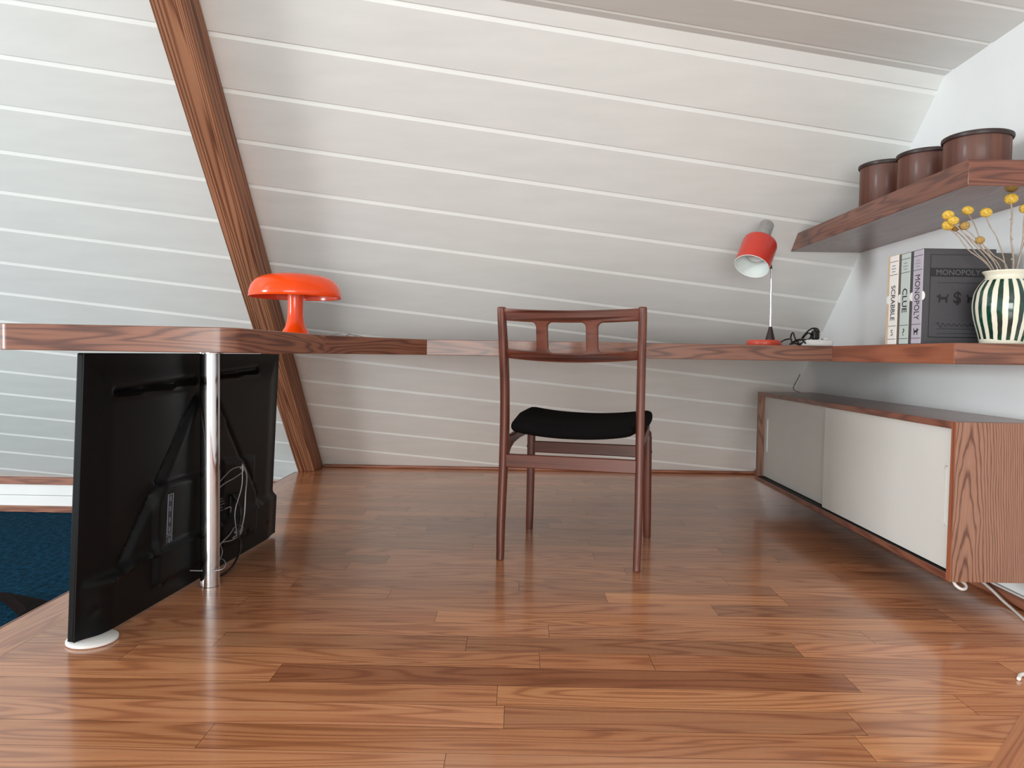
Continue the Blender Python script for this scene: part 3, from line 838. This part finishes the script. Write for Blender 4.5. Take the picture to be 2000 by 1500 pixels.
# power strip
ps = thing('power_strip', 'white power strip lying on the desk against the right wall', 'power strip')
bm = bmesh.new(); box(bm, (1.036, 2.70, HT), (1.150, 2.745, HT + 0.024)); bm_obj('strip_body', bm, WPLASTIC, ps, bevel=0.005, seg=3)
for k in range(3):
    bm = bmesh.new(); lathe(bm, [(0, 0.0235), (0.012, 0.0235), (0.012, 0.0245), (0, 0.0245)], 20, M.Translation((1.056 + 0.036 * k, 2.722, HT))); bm_obj('socket', bm, GREYI, ps, smooth=True)
pg = thing('power_plug', 'black power plug pushed into the white power strip', 'plug')
bm = bmesh.new(); box(bm, (1.080, 2.708, HT + 0.0247), (1.104, 2.736, HT + 0.058)); bm_obj('plug_body', bm, CORDB, pg, bevel=0.006, seg=3)
bm = bmesh.new(); sweep(bm, [(1.092, 2.722, HT + 0.056), (1.090, 2.722, HT + 0.068)], circ(0.0055, 10)); bm_obj('strain_relief', bm, CORDB, pg, smooth=True)
bm = bmesh.new(); box(bm, (1.118, 2.708, HT + 0.0247), (1.138, 2.736, HT + 0.031)); bm_obj('plug_body', bm, WPLASTIC, None, bevel=0.003)
o = bpy.data.objects[-1] if False else [x for x in COL.objects if x.name.startswith('plug_body')][-1]; o.name = 'plug_adapter'; tag(o, 'small white plug adapter beside the black plug', 'plug')
# thin dark cord under desk
o = tube_obj('hanging_cord', [(1.40, 3.62, HB), (1.398, 3.66, 0.60), (1.385, 3.70, 0.53), (1.37, 3.53, 0.515)], 0.0016, CORDB)
o.data.transform(M.Translation((0, 0, 0)))
tag(o, 'thin dark cord hanging from the desk down behind the cabinet', 'cord')

# ---------------------------------------------------------------- wall cabinet
CX0, CX1, CY0, CY1, CZ0, CZ1 = 1.150, WX - 0.001, 1.932, 3.525, 0.098, 0.521
cb = thing('wall_cabinet', 'long floating wooden cabinet with two white sliding doors on the right wall', 'cabinet')
T = 0.019
ybk = lambda z: S0 - SS * z - 0.006
bm = bmesh.new(); box(bm, (CX0, CY0 + T, CZ1 - T), (CX1, CY1, CZ1)); auto_uv(bm_obj('top_panel', bm, CABWY, cb, bevel=0.0012), (0, 1, 0))
bm = bmesh.new(); box(bm, (CX0, CY0 + T, CZ0), (CX1, CY1, CZ0 + T)); auto_uv(bm_obj('bottom_panel', bm, CABWY, cb, bevel=0.0012), (0, 1, 0))
bm = bmesh.new(); box(bm, (CX0 + 0.0015, CY0, CZ0), (CX1, CY0 + T, CZ1)); bm_obj('side_panel', bm, CATHW, cb, bevel=0.0008)
bm = bmesh.new(); box(bm, (CX0, CY0, CZ0), (CX0 + 0.0015, CY0 + T, CZ1)); auto_uv(bm_obj('edge_lipping', bm, WINGW, cb), (0, 0, 1))
bm = bmesh.new(); box(bm, (CX0, CY1 - T, CZ0 + T), (CX1, CY1, CZ1 - T)); auto_uv(bm_obj('side_panel', bm, CABW, cb, bevel=0.0012), (0, 0, 1))
bm = bmesh.new(); box(bm, (CX1 - 0.006, CY0 + T, CZ0 + T), (CX1, CY1 - T, CZ1 - T)); auto_uv(bm_obj('back_panel', bm, CABWY, cb), (0, 1, 0))
bm = bmesh.new(); box(bm, (CX0 + 0.006, CY0 + T, CZ0 + T), (CX0 + 0.05, CY1 - T, CZ0 + T + 0.002)); bm_obj('door_track', bm, BLACKP, cb)


def door(x0, y0, y1, pull_y):
    z0, z1 = CZ0 + T + 0.005, CZ1 - T - 0.002
    xt = 0.012
    # plate with recessed pull: outer board minus slot, done as frame strips around the slot
    py0, py1, pz0, pz1 = pull_y - 0.016, pull_y + 0.016, 0.235, 0.400
    bm = bmesh.new()
    outer_ = densify([(y0, z0), (y1, z0), (y1, z1), (y0, z1)], 0.2)
    cu = bpy.data.curves.new('d', 'CURVE'); cu.dimensions = '2D'; cu.fill_mode = 'BOTH'; cu.extrude = xt / 2
    for lp in (outer_, rrect(py0, pz0, py1, pz1, 0.0155, 6)):
        sp = cu.splines.new('POLY'); sp.points.add(len(lp) - 1); sp.use_cyclic_u = True
        for i, p in enumerate(lp): sp.points[i].co = (p[0], p[1], 0, 1)
    tmp = bpy.data.objects.new('d', cu); COL.objects.link(tmp)
    me = bpy.data.meshes.new_from_object(tmp.evaluated_get(bpy.context.evaluated_depsgraph_get()))
    bpy.data.objects.remove(tmp); bpy.data.curves.remove(cu)
    bm.from_mesh(me)
    for v in bm.verts: v.co = (x0 + xt / 2 + v.co.z, v.co.x, v.co.y)
    d = bm_obj('sliding_door', bm, DOORW, cb)
    bm = bmesh.new(); prism(bm, [(x0 + 0.0065, a, b) for a, b in rrect(py0 + 0.0002, pz0 + 0.0002, py1 - 0.0002, pz1 - 0.0002, 0.0152, 6)], (0.004, 0, 0))
    bm_obj('finger_pull', bm, DOORW, d)


door(CX0 + 0.012, CY0 + T + 0.001, 2.78, 1.985)
door(CX0 + 0.030, 2.72, CY1 - T - 0.001, 3.455)

# white cords below the cabinet
bm = bmesh.new(); sweep(bm, catmull([(1.188, 1.975, 0.0965), (1.180, 1.965, 0.091), (1.181, 1.955, 0.082), (1.192, 1.950, 0.0745), (1.206, 1.955, 0.0745), (1.212, 1.965, 0.081), (1.206, 1.975, 0.089), (1.195, 1.98, 0.0955)], 8), circ(0.0042, 10)); o = bm_obj('cord_coil', bm, CORDW, smooth=True)
tag(o, 'white loop of cord hanging under the near end of the cabinet', 'cord')
o = tube_obj('white_cord', [(1.384, 2.9, 0.034), (1.384, 2.4, 0.034), (1.383, 2.2, 0.034), (1.378, 2.12, 0.026), (1.374, 2.06, 0.012), (1.366, 2.0, 0.0045), (1.33, 1.88, 0.0045)], 0.0038, CORDW)
tag(o, 'white cord coming from under the cabinet down onto the floor beside the wall', 'cord')
o = tube_obj('white_cord', [(1.401, 2.9, 0.0335), (1.401, 2.3, 0.0335), (1.401, 2.0, 0.0335), (1.401, 1.7, 0.0335)], 0.003, CORDW)
tag(o, 'straight white cord lying along the top of the right wall trim', 'cord')
o = tube_obj('cord_end', [(1.082, 1.557, 0.0045), (1.10, 1.575, 0.006), (1.13, 1.58, 0.0045), (1.18, 1.575, 0.0045)], 0.0042, CORDW)
tag(o, 'white cord end on the floor at the right edge', 'cord')

# ---------------------------------------------------------------- upper shelf
SX0, SY0, SZ0, SZ1 = 1.122, 1.876, 1.122, 1.187
sh = thing('wall_shelf', 'thick brown wooden shelf high on the right wall', 'shelf')
bm = bmesh.new()
prism(bm, [(SX0, SY0, SZ0), (SX0, SY0, SZ1), (SX0, S0 - SS * SZ1 - 0.002, SZ1), (SX0, S0 - SS * SZ0 - 0.002, SZ0)], (WX - 0.001 - SX0, 0, 0))
auto_uv(bm_obj('shelf_board', bm, SHELFW, sh, bevel=0.0015), (0, 1, 0))
for (y_, h_, nm) in ((2.08, 0.102, 'short wooden canister with dark rim, nearest of the three on the shelf'), (2.33, 0.124, 'wooden canister with dark rim in the middle of the three'), (2.59, 0.156, 'tall wooden canister with dark rim, farthest left of the three')):
    cn = thing('wooden_canister', nm, 'canister', (1.265, y_, SZ1), 0, 'canisters on the high shelf')
    r_ = 0.082
    bm = bmesh.new(); lathe(bm, [(0, 0), (r_ - 0.002, 0), (r_, 0.002), (r_, h_), (0, h_)], 64); bm_obj('canister_body', bm, CANW, cn, smooth=True)
    bm = bmesh.new(); lathe(bm, [(r_ - 0.01, h_), (r_ + 0.004, h_), (r_ + 0.0065, h_ + 0.005), (r_ + 0.0055, h_ + 0.011), (r_, h_ + 0.014), (0, h_ + 0.015)], 64); bm_obj('lid', bm, DARKW, cn, smooth=True)

# ---------------------------------------------------------------- board game boxes
SERIF = plain('print_black', (30, 28, 32), 0.5)
DKP = plain('print_dark_grey', (44, 44, 48), 0.45)
EMB = plain('print_emboss_grey', (98, 98, 102), 0.35)


def fit_text(name, txt, mat, parent, p0, xd, yd, length, height, depth=0.0004, bold=0.0):
    """lettering whose middle sits at p0, running along xd with letter tops towards yd"""
    o = text_obj(name, txt, 1.0, mat, parent, M.Identity(4), 0.0, bold)
    me = o.data; xs = [v.co.x for v in me.vertices]; ys = [v.co.y for v in me.vertices]
    cx_, cy2 = (min(xs) + max(xs)) / 2, (min(ys) + max(ys)) / 2
    kx, ky = length / (max(xs) - min(xs)), height / (max(ys) - min(ys))
    xd = V(xd); yd = V(yd); nd = xd.cross(yd)
    for v in me.vertices: v.co = V(p0) + xd * ((v.co.x - cx_) * kx) + yd * ((v.co.y - cy2) * ky) + nd * depth
    return o


def game(name, y0, cover, spine, x0, x1, h_, title, lab, zr, ht, bold=0.0, cat='board game'):
    t_ = 0.0655; ts = 0.049
    g_ = thing(name, lab, cat, (0, 0, 0), 0, 'board game boxes on the desk wing')
    bm = bmesh.new(); box(bm, (x0 + 0.0015, y0, HT), (x1, y0 + t_, HT + h_)); body = bm_obj('slipcase', bm, cover, g_, bevel=0.0015)
    bm = bmesh.new(); box(bm, (x0, y0 + 0.001, HT + 0.001), (x0 + 0.003, y0 + ts, HT + h_ - 0.002)); sp = bm_obj('spine_panel', bm, spine, g_, bevel=0.0008)
    fit_text('lettering', title, SERIF, sp, (x0, y0 + ts * 0.5, HT + (zr[0] + zr[1]) / 2), (0, 0, -1), (0, -1, 0), zr[1] - zr[0], ht, 0.0004, bold)
    for z_ in (0.244, 0.205, 0.054, 0.0155):
        bm = bmesh.new(); box(bm, (x0 - 0.0005, y0 + 0.001, HT + z_), (x0, y0 + ts - 0.001, HT + z_ + 0.0013)); bm_obj('spine_rule', bm, DKP, sp)
    for k, wl in enumerate((0.020, 0.026, 0.018)):
        bm = bmesh.new(); box(bm, (x0 - 0.0005, y0 + 0.026 - wl / 2, HT + 0.214 + k * 0.0085), (x0, y0 + 0.026 + wl / 2, HT + 0.214 + k * 0.0085 + 0.0028)); bm_obj('spine_small_print', bm, GREYI, sp)
    bm = bmesh.new(); prism(bm, [(x0 + 0.0005 + 0.008 * math.sin(a), y0 - 0.0004, HT + 0.133 + 0.0125 * math.cos(a)) for a in [PI * k / 12 for k in range(13)]], (0, 0.0012, 0)); bm_obj('thumb_notch', bm, WPLASTIC, g_)
    bm = bmesh.new(); prism(bm, [(x0 - 0.0006, y0 + ts + 0.0005 + 0.014 * math.sin(a), HT + 0.133 + 0.0125 * math.cos(a)) for a in [PI * k / 12 for k in range(13)]], (0.0021, 0, 0)); bm_obj('thumb_notch', bm, WPLASTIC, g_)
    return g_, sp


COV1 = plain('charcoal_cloth', (70, 68, 72), 0.62, noise=0.08, nscale=200)
COV2 = plain('umber_cloth', (96, 90, 86), 0.7, noise=0.08, nscale=200)
COV3 = plain('tan_cloth', (206, 180, 150), 0.7, noise=0.08, nscale=200)
SP1 = plain('lilac_spine', (184, 178, 190), 0.6); SP2 = plain('sage_spine', (192, 202, 198), 0.6); SP3 = plain('ivory_spine', (236, 232, 228), 0.6)
BY = 2.045; bx0, bx1 = 1.1095, 1.309
g1, sp1 = game('board_game_box', BY, COV1, SP1, bx0, bx1, 0.262, 'MONOPOLY', 'charcoal board game box with lilac spine, nearest of the row', (0.067, 0.192), 0.026)
g2, sp2 = game('board_game_box', BY + 0.066, COV2, SP2, bx0, bx1 + 0.086, 0.262, 'CLUE', 'board game box with pale sage spine between the other two', (0.091, 0.160), 0.026, 0.012)
g3, sp3 = game('board_game_box', BY + 0.132, COV3, SP3, bx0, bx1, 0.264, 'SCRABBLE', 'tan board game box with ivory spine, farthest of the row', (0.071, 0.174), 0.024, 0.008)
fit_text('question_mark', '?', SERIF, sp2, (bx0, BY + 0.066 + 0.0245, HT + 0.035), (0, -1, 0), (0, 0, 1), 0.010, 0.020, 0.0004)
fit_text('tile_mark', 'S', SERIF, sp3, (bx0, BY + 0.132 + 0.0245, HT + 0.035), (0, -1, 0), (0, 0, 1), 0.011, 0.018, 0.0004)
dog = [(-1, -0.8), (-1, 0.1), (-1.25, 0.7), (-0.95, 0.75), (-0.8, 0.25), (0.35, 0.25), (0.5, 0.8), (0.7, 0.62), (1.25, 0.5), (1.25, 0.2), (0.85, 0.05), (0.85, -0.8), (0.5, -0.8), (0.5, -0.25), (-0.6, -0.25), (-0.65, -0.8)]
bm = bmesh.new(); prism(bm, [(bx0 - 0.0006, BY + 0.0245 - a * 0.010, HT + 0.035 + b * 0.012) for a, b in dog], (0.0006, 0, 0)); bm_obj('dog_emblem', bm, SERIF, sp1)
# cover print on the nearest box
yc = BY - 0.0006
fx0, fx1, fz0, fz1 = bx0 + 0.020, bx1 - 0.017, HT + 0.018, HT + 0.246
bm = bmesh.new()
oo = [bm.verts.new((x_, yc, z_)) for x_, z_ in ((fx0, fz0), (fx1, fz0), (fx1, fz1), (fx0, fz1))]
ii = [bm.verts.new((x_, yc, z_)) for x_, z_ in ((fx0 + 0.0018, fz0 + 0.0024), (fx1 - 0.0018, fz0 + 0.0024), (fx1 - 0.0018, fz1 - 0.0016), (fx0 + 0.0018, fz1 - 0.0016))]
for k in range(4): bm.faces.new((oo[k], oo[(k + 1) % 4], ii[(k + 1) % 4], ii[k]))
bm_obj('cover_frame', bm, SERIF, g1)
bm = bmesh.new(); box(bm, (fx0 + 0.001, yc, HT + 0.185), (fx1 - 0.001, BY + 0.0003, HT + 0.209)); bm_obj('title_band', bm, SERIF, g1)
for cxm, s_ in ((bx0 + 0.057, -1), (bx0 + 0.138, 1)):
    bm = bmesh.new(); prism(bm, [(cxm + s_ * a * 0.013, yc, HT + 0.126 + b * 0.015) for a, b in dog], (0, 0.0009, 0)); bm_obj('dog_emblem', bm, SERIF, g1)
for z_, a_, b_2 in ((0.168, 0.042, 0.042), (0.0415, 0.042, 0.045), (0.029, 0.045, 0.045)):
    bm = bmesh.new(); box(bm, (bx0 + a_, yc, HT + z_), (bx1 - b_2, BY + 0.0003, HT + z_ + 0.0011)); bm_obj('cover_rule', bm, SERIF, g1)
fit_text('cover_title', 'MONOPOLY', EMB, g1, (bx0 + 0.097, yc, HT + 0.197), (1, 0, 0), (0, 0, 1), 0.120, 0.0145, 0.0004)
fit_text('dollar_sign', '$', SERIF, g1, (bx0 + 0.097, yc, HT + 0.126), (1, 0, 0), (0, 0, 1), 0.021, 0.038, 0.0003, 0.02)
bm = bmesh.new()
px_ = [(bx0 + 0.042 + k * 0.0040, yc, HT + 0.053 + 0.006 * math.sin(k * 1.7) * (1.3 if k < 5 else 0.6)) for k in range(27)]
sweep(bm, catmull(px_, 4), circ(0.0006, 5)); bm_obj('signature', bm, SERIF, g1)

# ---------------------------------------------------------------- vase with dried flowers
VX, VY = 1.275, 1.952
VS = 1.0
vp = [(0, 0.0), (0.052, 0.0), (0.054, 0.006), (0.060, 0.030), (0.069, 0.065), (0.0735, 0.095), (0.0735, 0.115), (0.069, 0.140), (0.058, 0.162), (0.049, 0.174), (0.0455, 0.180), (0.047, 0.186), (0.052, 0.193), (0.0525, 0.196), (0.049, 0.197), (0.043, 0.186), (0.042, 0.178), (0.05, 0.165), (0.062, 0.14), (0.068, 0.11), (0.06, 0.05), (0.045, 0.012), (0, 0.01)]


def stripes():
    t = NT('striped_glaze')
    tc = t.n('ShaderNodeTexCoord'); sp = t.n('ShaderNodeSeparateXYZ', {'Vector': tc.outputs['Object']})
    an = t.math('ARCTAN2', sp.outputs[1], sp.outputs[0])
    mp = t.n('ShaderNodeMapping', {'Vector': tc.outputs['Object'], 'Scale': (12, 12, 22)})
    nz = t.n('ShaderNodeTexNoise', {'Vector': mp.outputs[0], 'Scale': 1.0, 'Detail': 2.0})
    ph = t.math('ADD', t.math('MULTIPLY', an, 19.0), t.math('MULTIPLY', nz.outputs[0], 1.6))
    sn = t.math('SINE', ph)
    # stripes end short of the rim and the foot
    z = sp.outputs[2]
    wob = t.math('MULTIPLY', t.math('SUBTRACT', nz.outputs[0], 0.5), 0.02)
    zt = t.math('LESS_THAN', t.math('ADD', z, wob), 0.172); zb = t.math('GREATER_THAN', t.math('ADD', z, wob), 0.010)
    m_ = t.ramp(sn, [(0.02, (0, 0, 0, 1)), (0.08, (1, 1, 1, 1))])
    mm = t.math('MULTIPLY', t.math('MULTIPLY', m_, zt), zb)
    green = t.ramp(nz.outputs[0], [(0.35, s2l((8, 34, 28))), (0.7, s2l((22, 72, 56)))])
    t.put(t.b.inputs['Base Color'], t.mix(mm, s2l((226, 222, 204)), green))
    t.b.inputs['Roughness'].default_value = 0.12; t.b.inputs['Coat Weight'].default_value = 0.5
    return t.m


bm = bmesh.new()
sm = [(a, b) for a, b in vp]
P_ = catmull([(a, 0, b) for a, b in vp[1:14]], 5)
prof = [(0, 0)] + [(max(p.x, 0.001), p.z) for p in P_] + vp[14:]
lathe(bm, prof, 96)
va = bm_obj('striped_vase', bm, stripes(), smooth=True); va.location = (VX, VY, HT + 0.0005); va.scale = (1, 1, 0.97)
tag(va, 'cream ceramic vase with hand painted dark green vertical stripes', 'vase')
YEL = plain('billy_button_yellow', (222, 182, 76), 0.85, noise=0.3, nscale=160, bump=0.003)
OLD = plain('billy_button_faded', (176, 142, 82), 0.9, noise=0.3, nscale=160, bump=0.003)
STEM = plain('dried_stem', (168, 152, 138), 0.8, noise=0.2, nscale=60)
flw = [(1852, 420, 0.012, 0, 0.0, 'topmost-left yellow dried flower ball of the left cluster'), (1862, 431, 0.011, 0, -0.012, 'yellow dried flower ball in the middle of the left cluster'), (1852, 440, 0.0125, 0, 0.012, 'lower left yellow dried flower ball of the left cluster'), (1866, 446, 0.008, 1, 0.02, 'small drooping brownish dried flower ball under the left cluster'),
       (1884, 441, 0.0105, 1, -0.01, 'brownish dried flower ball just right of the left cluster'), (1890, 411, 0.0115, 0, 0.01, 'yellow dried flower ball on a thin stem, second from left up high'), (1926, 415, 0.012, 0, 0.0, 'single yellow dried flower ball above the black box'),
       (1914, 469, 0.0095, 1, -0.02, 'low tan dried flower ball nearest the vase mouth'), (1975, 388, 0.0135, 0, 0.0, 'tallest yellow dried flower ball on a knobby stem'), (2003, 407, 0.012, 0, 0.005, 'yellow dried flower ball at the right edge'), (2016, 440, 0.011, 0, 0.01, 'yellow dried flower ball leaning to the wall')]
K_ = F
def at_px(px, py, y_):
    d = fw + rt * ((px - 1000) / F) - up * ((py - 750) / F); s_ = y_ / d.y
    return V((0, 0, H)) + d * s_
for i, (px, py, r_, kind, dy, lab) in enumerate(flw):
    y_ = VY + dy
    c_ = at_px(px, py, y_)
    if c_.x > WX - 0.02: c_.x = WX - 0.02
    fl = thing('dried_flower', lab + ', in the vase', 'dried flower', tuple(c_), 0, 'dried flowers in the striped vase')
    bm = bmesh.new(); bmesh.ops.create_icosphere(bm, subdivisions=4, radius=r_ * 1.18)
    for v in bm.verts:
        n_ = v.co.normalized(); k = 1 + 0.05 * math.sin(n_.x * 31 + i) * math.sin(n_.y * 29) * math.sin(n_.z * 27 + i) + random.uniform(-0.03, 0.03)
        v.co = v.co * k; v.co.z *= 0.86
    bm_obj('flower_head', bm, OLD if kind else YEL, fl, smooth=True)
    mx = VX + (-0.028 + 0.056 * min(1, max(0, (px - 1850) / 150))) ; my = VY + dy * 0.8
    m0 = V((mx, my, HT + 0.188)) - c_
    b0_ = V((VX - (mx - VX) * 0.8, VY, HT + 0.03)) - c_
    if kind == 1 and i == 7: pass
    mid_ = m0 * 0.5 + V((0.006 * math.sin(i * 2.3), 0, 0.004 * math.cos(i)))
    tmpb = bmesh.new(); pts_ = catmull([V((0, 0, -r_ * 0.7)), m0 * 0.22 + V((0.002 * math.sin(i * 5), 0, 0)), mid_, m0, b0_], 8)
    sweep(tmpb, pts_, circ(0.0014 if px < 1960 else 0.0021, 8))
    bm_obj('stem', tmpb, STEM, fl, smooth=True)
    if px >= 1960 and px < 2000:
        for f_ in (0.28, 0.55, 0.82):
            p_ = m0 * f_; tmpb = bmesh.new(); bmesh.ops.create_icosphere(tmpb, subdivisions=2, radius=0.0034, matrix=M.Translation(p_ + V((-0.001, 0, 0)))); bm_obj('bud', tmpb, STEM, fl, smooth=True)
